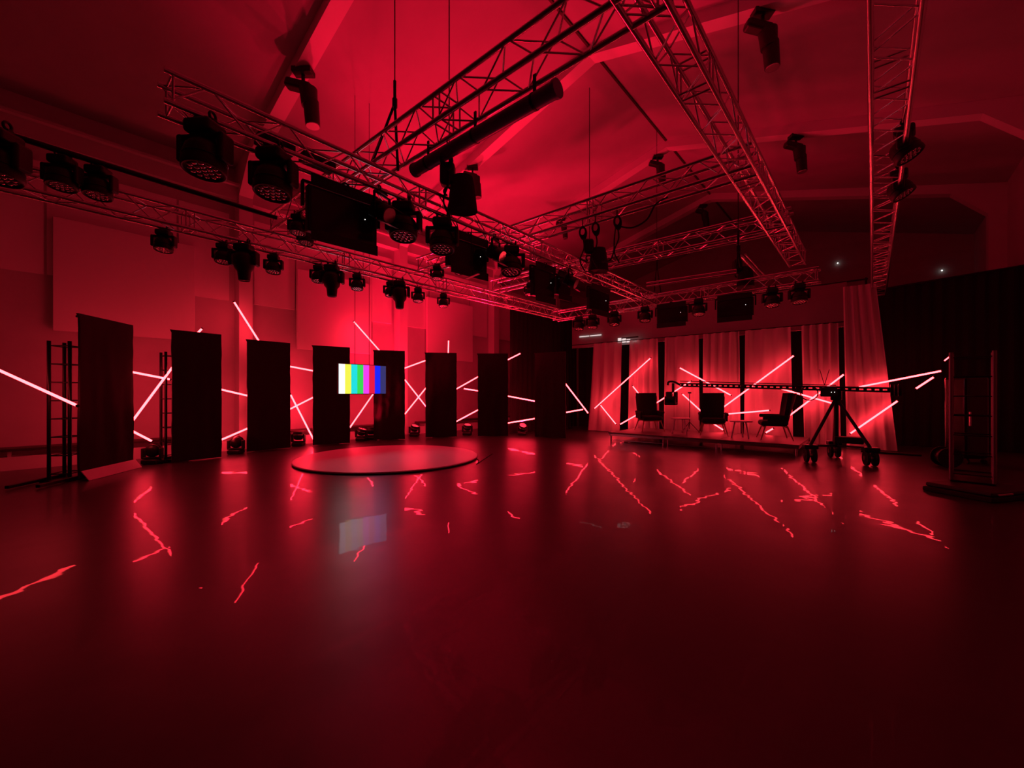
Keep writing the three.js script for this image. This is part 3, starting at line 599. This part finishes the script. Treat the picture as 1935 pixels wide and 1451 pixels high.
{
  const g = thing('tube_case', 'long violet-grey rolled tube case under a truss', 'tube case', V(0, 0, 0));
  const a = onZ(1052, 168, -2.9), b = onZ(785, 336, -2.9); b.y = a.y;
  g.position.copy(a); const d = b.clone().sub(a);
  mesh('casing', rod(V(0, 0, 0), d, 0.07, 20), M.violet, g);
  for (const t of [0.0, 1]) mesh('end_cap', rod(d.clone().multiplyScalar(t - 0.008), d.clone().multiplyScalar(t + 0.008), 0.078, 20), M.violet, g);
  for (const t of [0.12, 0.5, 0.88]) mesh('strap', [rod(d.clone().multiplyScalar(t - 0.006), d.clone().multiplyScalar(t + 0.006), 0.074, 16), bx(0.03, 0.2, 0.012, d.x * t, 0.14, 0.0)], M.black, g);
}
// coils of cable hanging from the cross truss
[[1166, 418, 'large coil of black cable on the cross truss'], [1125, 430, 'coil of black cable next to the hoist chain'], [1101, 438, 'coil of black cable above the hoist bag'], [845, 300, 'coil of black cable under the end of the tube case']].forEach(([px, py, l], i) => {
  const Z = i === 3 ? -2.935 : -5.665, p = onZ(px, py, Z), g = thing('cable_coil', l, 'cable', p, YAW, 'hanging cable coils');
  for (let k = 0; k < 5; k++) { const m = mesh('loop', new THREE.TorusGeometry(0.055 + 0.008 * k, 0.011, 6, 20).scale(0.8, 1.15, 1), M.rubber, g); m.rotation.y = -0.5 + 0.28 * k; m.position.set(0, -0.01 * k, 0.012 * k); }
  mesh('tie', rod(V(0, 0.06, 0), V(0, YU - p.y + 0.02 > 0.1 ? YU - p.y : 0.22, 0), 0.008, 6), M.rubber, g);
  mesh('tail', tube([V(0, -0.06, 0), V(0.02, -0.25, 0.02), V(-0.04, -0.45, 0), V(0.03, -0.62, 0.02)], 0.011, 20), M.rubber, g);
});
function cable(label, pts, r = 0.012) { return tag(mesh('black_cable', tube(pts, r, 60), M.rubber), label, 'cable'); }
cable('black cable swinging from the large coil to the cross truss', [onZ(1170, 428, -5.665), onZ(1195, 430, -5.7), onZ(1222, 415, -5.7), onZ(1240, 385, -5.7), onZ(1262, 372, -5.72)]);
cable('black cable dropping from the large coil to the hoist bag', [onZ(1164, 424, -5.665), onZ(1161, 450, -5.9), onZ(1159, 478, -6.0), onZ(1152, 492, -6.0), onZ(1137, 494, -6.0)]);
{
  const pts = []; for (let i = 0; i <= 26; i++) pts.push(V(-4.47 + 0.05 * noise.noise(i * 0.9, 2, 3), YA + 0.06 + 0.05 * Math.abs(noise.noise(i * 0.7, 8, 1)), -0.9 - i * 0.385));
  cable('bundled black power cable lying inside the panel-light truss', pts, 0.022);
}
{
  const pts = []; for (let i = 0; i <= 20; i++) pts.push(V(-6.9 + i * 0.3, YA + 0.32 + 0.03 * noise.noise(i * 0.8, 1, 6), -11.2));
  cable('black power cable lying along the top of the stage truss', pts, 0.02);
}

// ---------------------------------------------------------------- stage
const ST = 0.28, SZ0 = -11.75, SZ1 = -13.95;
[[-6.2, -4.45, 'stage deck module nearest the first curtain'], [-4.44, -3.05, 'middle stage deck module'], [-3.04, -1.3, 'stage deck module beside the crane tripod']].forEach(([x0, x1, l]) => {
  const g = thing('stage_deck', l, 'stage', V((x0 + x1) / 2, 0, (SZ0 + SZ1) / 2), 0, 'stage deck modules'), w = x1 - x0, d = SZ0 - SZ1;
  mesh('deck_board', rb(w, 0.04, d, 0, ST - 0.02, 0, 0.008), M.deck, g);
  mesh('rail', [bx(w, 0.06, 0.03, 0, ST - 0.075, d / 2 - 0.03), bx(w, 0.06, 0.03, 0, ST - 0.075, -d / 2 + 0.03), bx(0.03, 0.06, d, -w / 2 + 0.03, ST - 0.075, 0), bx(0.03, 0.06, d, w / 2 - 0.03, ST - 0.075, 0)], M.alu, g, 'aluminium frame rail');
  for (const [sx, sz] of [[-1, 1], [1, 1], [1, -1], [-1, -1]]) mesh('leg', cyl(0.025, 0.025, ST - 0.1, 10).translate(sx * (w / 2 - 0.06), (ST - 0.1) / 2, sz * (d / 2 - 0.06)), M.alu, g);
  mesh('brace', bx(w - 0.14, 0.02, 0.02, 0, 0.05, d / 2 - 0.06), M.alu, g);
});

// armchairs: high-backed lounge chair on splayed wooden legs
function armchair(label, p, turn) {
  const g = thing('armchair', label, 'armchair', p, turn, 'armchairs on the stage');      // faces +z
  mesh('seat', rb(0.62, 0.14, 0.6, 0, 0.42, 0.04, 0.06), M.velvet, g);
  const back = new THREE.BoxGeometry(0.66, 0.78, 0.1, 14, 12, 2), q = back.attributes.position;
  for (let i = 0; i < q.count; i++) {
    const x = q.getX(i), y = q.getY(i), t = y / 0.78 + 0.5;
    q.setXYZ(i, x * (0.92 + 0.12 * t - (t > 0.9 ? 0.05 : 0)), y, q.getZ(i) + Math.pow(Math.abs(x) / 0.33, 3) * 0.14 * (0.35 + 0.65 * t) - 0.2 * t);
  }
  back.computeVertexNormals();
  mesh('backrest', back.translate(0, 0.82, -0.24), M.velvet, g);
  for (const s of [-1, 1]) {
    const a = rb(0.07, 0.09, 0.56, s * 0.35, 0.6, 0.02, 0.035); mesh('armrest', [a, rb(0.05, 0.2, 0.46, s * 0.345, 0.5, -0.02, 0.02)], M.velvet, g);
  }
  mesh('frame_rail', [bx(0.6, 0.03, 0.03, 0, 0.33, 0.26), bx(0.6, 0.03, 0.03, 0, 0.33, -0.22)], M.oak, g, 'wooden under-frame');
  for (const [sx, sz] of [[-1, 1], [1, 1], [1, -1], [-1, -1]]) mesh('leg', rod(V(sx * 0.26, 0.36, sz * 0.24), V(sx * 0.36, 0.0, sz * 0.36), 0.021, 10, 0.013), M.oak, g);
  return g;
}
armchair('black high-backed armchair next to the first curtain', colZ(1227, -13.05, ST), 0.75).scale.setScalar(1.0);
armchair('middle black armchair between the two side tables', colZ(1347, -13.05, ST), 0.35);
armchair('black armchair turned sideways beside the crane', colZ(1463, -12.9, ST), -1.25);
function sideTable(label, p) {
  const g = thing('side_table', label, 'side table', p, 0, 'side tables on the stage');
  mesh('table_top', cyl(0.28, 0.27, 0.032, 36).translate(0, 0.45, 0), M.white, g);
  for (let k = 0; k < 3; k++) { const a = k * 2.094 + 0.5; mesh('leg', rod(V(0.15 * Math.cos(a), 0.44, 0.15 * Math.sin(a)), V(0.24 * Math.cos(a), 0, 0.24 * Math.sin(a)), 0.02, 8), M.white, g); }
}
sideTable('small round white side table under the crane camera', colZ(1286, -12.75, ST));
sideTable('small round white side table between middle and sideways armchair', colZ(1400, -12.6, ST));

// ---------------------------------------------------------------- camera crane on a wheeled tripod
{
  const P = V(-0.62, 0, -11.68);
  const g = thing('camera_crane', 'long camera crane on a wheeled tripod beside the stage', 'camera crane', P);
  const loc = (v) => v.clone().sub(P);
  const W = [fl(1531, 873), fl(1576, 864), fl(1645, 880)].map((v) => loc(v));
  const apex = loc(onZ(1580, 752, -11.68));
  const hub = V(apex.x, 0.34, apex.z);
  W.forEach((w) => {
    const knee = V(w.x, 0.36, w.z);
    mesh('tripod_leg', rod(knee, apex, 0.033, 10), M.blackMetal, g);
    mesh('spreader', rod(knee, V(hub.x, 0.33, hub.z), 0.024, 8), M.blackMetal, g);
    const wh = mesh('wheel', [cyl(0.15, 0.15, 0.05, 22).rotateZ(Math.PI / 2).translate(-0.07, 0.152, 0), cyl(0.15, 0.15, 0.05, 22).rotateZ(Math.PI / 2).translate(0.07, 0.152, 0)], M.rubber, g); wh.position.set(w.x, 0, w.z); wh.rotation.y = 0.35;
    mesh('fork', rb(0.26, 0.09, 0.2, 0, 0.335, 0, 0.02), M.blackMetal, wh);
    mesh('hub_cap', cyl(0.05, 0.05, 0.22, 14).rotateZ(Math.PI / 2).translate(0, 0.152, 0), M.silver, wh);
  });
  mesh('column', rod(V(hub.x, 0.3, hub.z), apex, 0.045, 12), M.blackMetal, g);
  mesh('battery_box', rb(0.5, 0.14, 0.26, hub.x + 0.22, 0.47, hub.z, 0.02), M.black, g);
  mesh('pivot_head', [rb(0.2, 0.26, 0.16, apex.x, apex.y + 0.08, apex.z, 0.03), cyl(0.07, 0.07, 0.28, 18).rotateX(Math.PI / 2).translate(apex.x - 0.04, apex.y + 0.12, apex.z)], M.blackMetal, g);
  // perforated arm: two rails and a row of webs
  const A0 = loc(onZ(1285, 727, -11.62)), A1 = loc(onZ(1688, 737, -11.62));
  const up = V(0, 0.035, 0);
  mesh('arm', [rod(A0.clone().add(up), A1.clone().add(up), 0.019, 8), rod(A0.clone().sub(up), A1.clone().sub(up), 0.019, 8)], M.blackMetal, g);
  for (let i = 0; i < 34; i++) { const c = A0.clone().lerp(A1, (i + 0.5) / 34); mesh('arm_web', bx(0.055, 0.06, 0.03, c.x, c.y, c.z), M.blackMetal, g); }
  mesh('control_rod', rod(A0.clone().add(V(0, 0.1, 0)), apex.clone().add(V(0, 0.28, 0)), 0.012, 6), M.blackMetal, g);
  mesh('counterweight', [0, 1, 2].map((i) => cyl(0.13, 0.13, 0.05, 22).rotateZ(Math.PI / 2).translate(A1.x - 0.02 + i * 0.06, A1.y, A1.z)), M.blackMetal, g);
  // head at the far end
  mesh('head_bracket', [tube([A0, loc(onZ(1272, 721, -11.62)), loc(onZ(1263, 722, -11.6)), loc(onZ(1262, 728, -11.6))], 0.03, 16), rod(loc(onZ(1272, 724, -11.62)), loc(onZ(1272, 742, -11.62)), 0.035, 10)], M.blackMetal, g);
  const c = loc(onZ(1268, 757, -11.6));
  const cam = mesh('film_camera', [rb(0.3, 0.24, 0.24, c.x, c.y, c.z, 0.03), rb(0.16, 0.14, 0.14, c.x - 0.05, c.y + 0.18, c.z, 0.03), rb(0.09, 0.3, 0.1, c.x + 0.13, c.y + 0.1, c.z, 0.02)], M.black, g);
  mesh('camera_lens', cyl(0.06, 0.05, 0.16, 18).rotateX(Math.PI / 2).translate(c.x, c.y, c.z + 0.16), M.blackGloss, cam);
  const mn = loc(onZ(1566, 741, -11.5));
  mesh('monitor', [rb(0.3, 0.2, 0.05, mn.x, mn.y, mn.z, 0.02)], M.black, g);
  mesh('control_wheel', new THREE.TorusGeometry(0.16, 0.012, 8, 28).translate(mn.x - 0.35, mn.y - 0.02, mn.z + 0.02), M.blackMetal, g);
  for (const s of [-1, 1]) mesh('antenna', rod(loc(onZ(1558, 728, -11.6)), loc(onZ(1558 + s * 9, 698, -11.6)), 0.007, 6), M.rubber, g);
  for (const s of [[1571, 741], [1577, 741]]) mesh('indicator_light', new THREE.OctahedronGeometry(0.009, 0).translate(...loc(onZ(...s, -11.46)).toArray()), M.led, g);
}
{ // thin stand on the stage beside the crane head
  const p = colZ(1303, -13.35, ST), g = thing('light_stand', 'thin black stand beside the small side table', 'stand', p);
  mesh('pole', rod(V(0, 0.1, 0), V(0, 1.2, 0), 0.012, 8), M.blackMetal, g);
  for (let k = 0; k < 3; k++) mesh('leg', rod(V(0, 0.32, 0), V(0.3 * Math.cos(k * 2.094), 0.01, 0.3 * Math.sin(k * 2.094)), 0.01, 6), M.blackMetal, g);
  mesh('clip', rb(0.1, 0.05, 0.05, 0, 1.22, 0), M.black, g);
}
{ // small case by the first curtain, cable rail on the floor
  const p = fl(1143, 814), g = thing('small_case', 'small black box on the floor at the foot of the first curtain', 'case', V(p.x, 0, p.z), 0.3);
  mesh('box_body', rb(0.26, 0.2, 0.2, 0, 0.102, 0, 0.02), M.black, g); mesh('handle', new THREE.TorusGeometry(0.05, 0.01, 6, 14, Math.PI).translate(0, 0.2, 0), M.rubber, g);
  tag(mesh('floor_batten', rb(1.1, 0.05, 0.08, 0, 0.026, 0, 0.015), M.black), 'black batten lying at the foot of the last curtain', 'batten').position.copy(fl(1682, 858).setY(0));
}

// ---------------------------------------------------------------- tower and cases at the right
{
  const b = fl(1815, 930), t = tower(V(b.x + 0.16, 0.14, b.z - 0.33), Math.atan2(-b.x - 0.1, -b.z), 1.98, 'dark truss tower on a black weighted base before the tall drape', undefined, 0.44);
  t.children.filter((m) => m.name === 'post').forEach((m) => { m.material = M.steelpost = M.steelpost || std(lin(0.22), 0.45, 0.7); });
  t.children.filter((m) => m.name === 'outrigger').forEach((m) => t.remove(m));
  const w = thing('weight_base', 'stacked black weight slabs under the dark truss tower', 'weight', V(b.x + 0.2, 0, b.z), YAW + 0.25);
  mesh('slab', rb(1.05, 0.07, 0.8, 0, 0.036, 0, 0.02), M.rubber, w); mesh('slab', rb(1.0, 0.06, 0.76, 0.01, 0.105, 0, 0.02), M.black, w);
  mesh('strip', rb(0.3, 0.025, 0.03, -0.25, 0.1, 0.385, 0.008), M.silver, w, 'silver edge strip');
  // glossy black cabinet and a flight case behind
  const c = fl(1800, 872), k = thing('equipment_cabinet', 'glossy black equipment cabinet half behind the dark truss tower', 'cabinet', V(c.x + 0.2, 0, c.z), 0.7);
  mesh('body', rb(0.5, 1.75, 0.5, 0, 0.98, 0, 0.08), M.blackGloss, k); mesh('door_handle', rb(0.03, 0.3, 0.04, -0.2, 0.95, 0.27, 0.012), M.silver, k);
  for (const [sx, sz] of [[-1, 1], [1, 1], [1, -1], [-1, -1]]) mesh('caster', cyl(0.05, 0.05, 0.04, 14).rotateZ(Math.PI / 2).translate(sx * 0.18, 0.05, sz * 0.18), M.rubber, k);
  const f = thing('cable_drum', 'black cable drum on the floor beside the equipment cabinet', 'cable drum', fl(1788, 882).setY(0), 0.4);
  mesh('flange', cyl(0.2, 0.2, 0.025, 24).rotateX(Math.PI / 2).translate(0, 0.202, 0.12), M.rubber, f); mesh('flange', cyl(0.2, 0.2, 0.025, 24).rotateX(Math.PI / 2).translate(0, 0.202, -0.12), M.rubber, f);
  mesh('cable_winding', cyl(0.15, 0.15, 0.22, 24).rotateX(Math.PI / 2).translate(0, 0.202, 0), M.black, f);
}
cable('thin black cable trailing over the floor beside the weight slabs', [V(1.5, 0.01, -5.2), V(1.35, 0.01, -5.0), V(1.2, 0.01, -4.6), V(1.3, 0.01, -4.1)].map((v) => v), 0.009);

renderer.render(scene, camera);
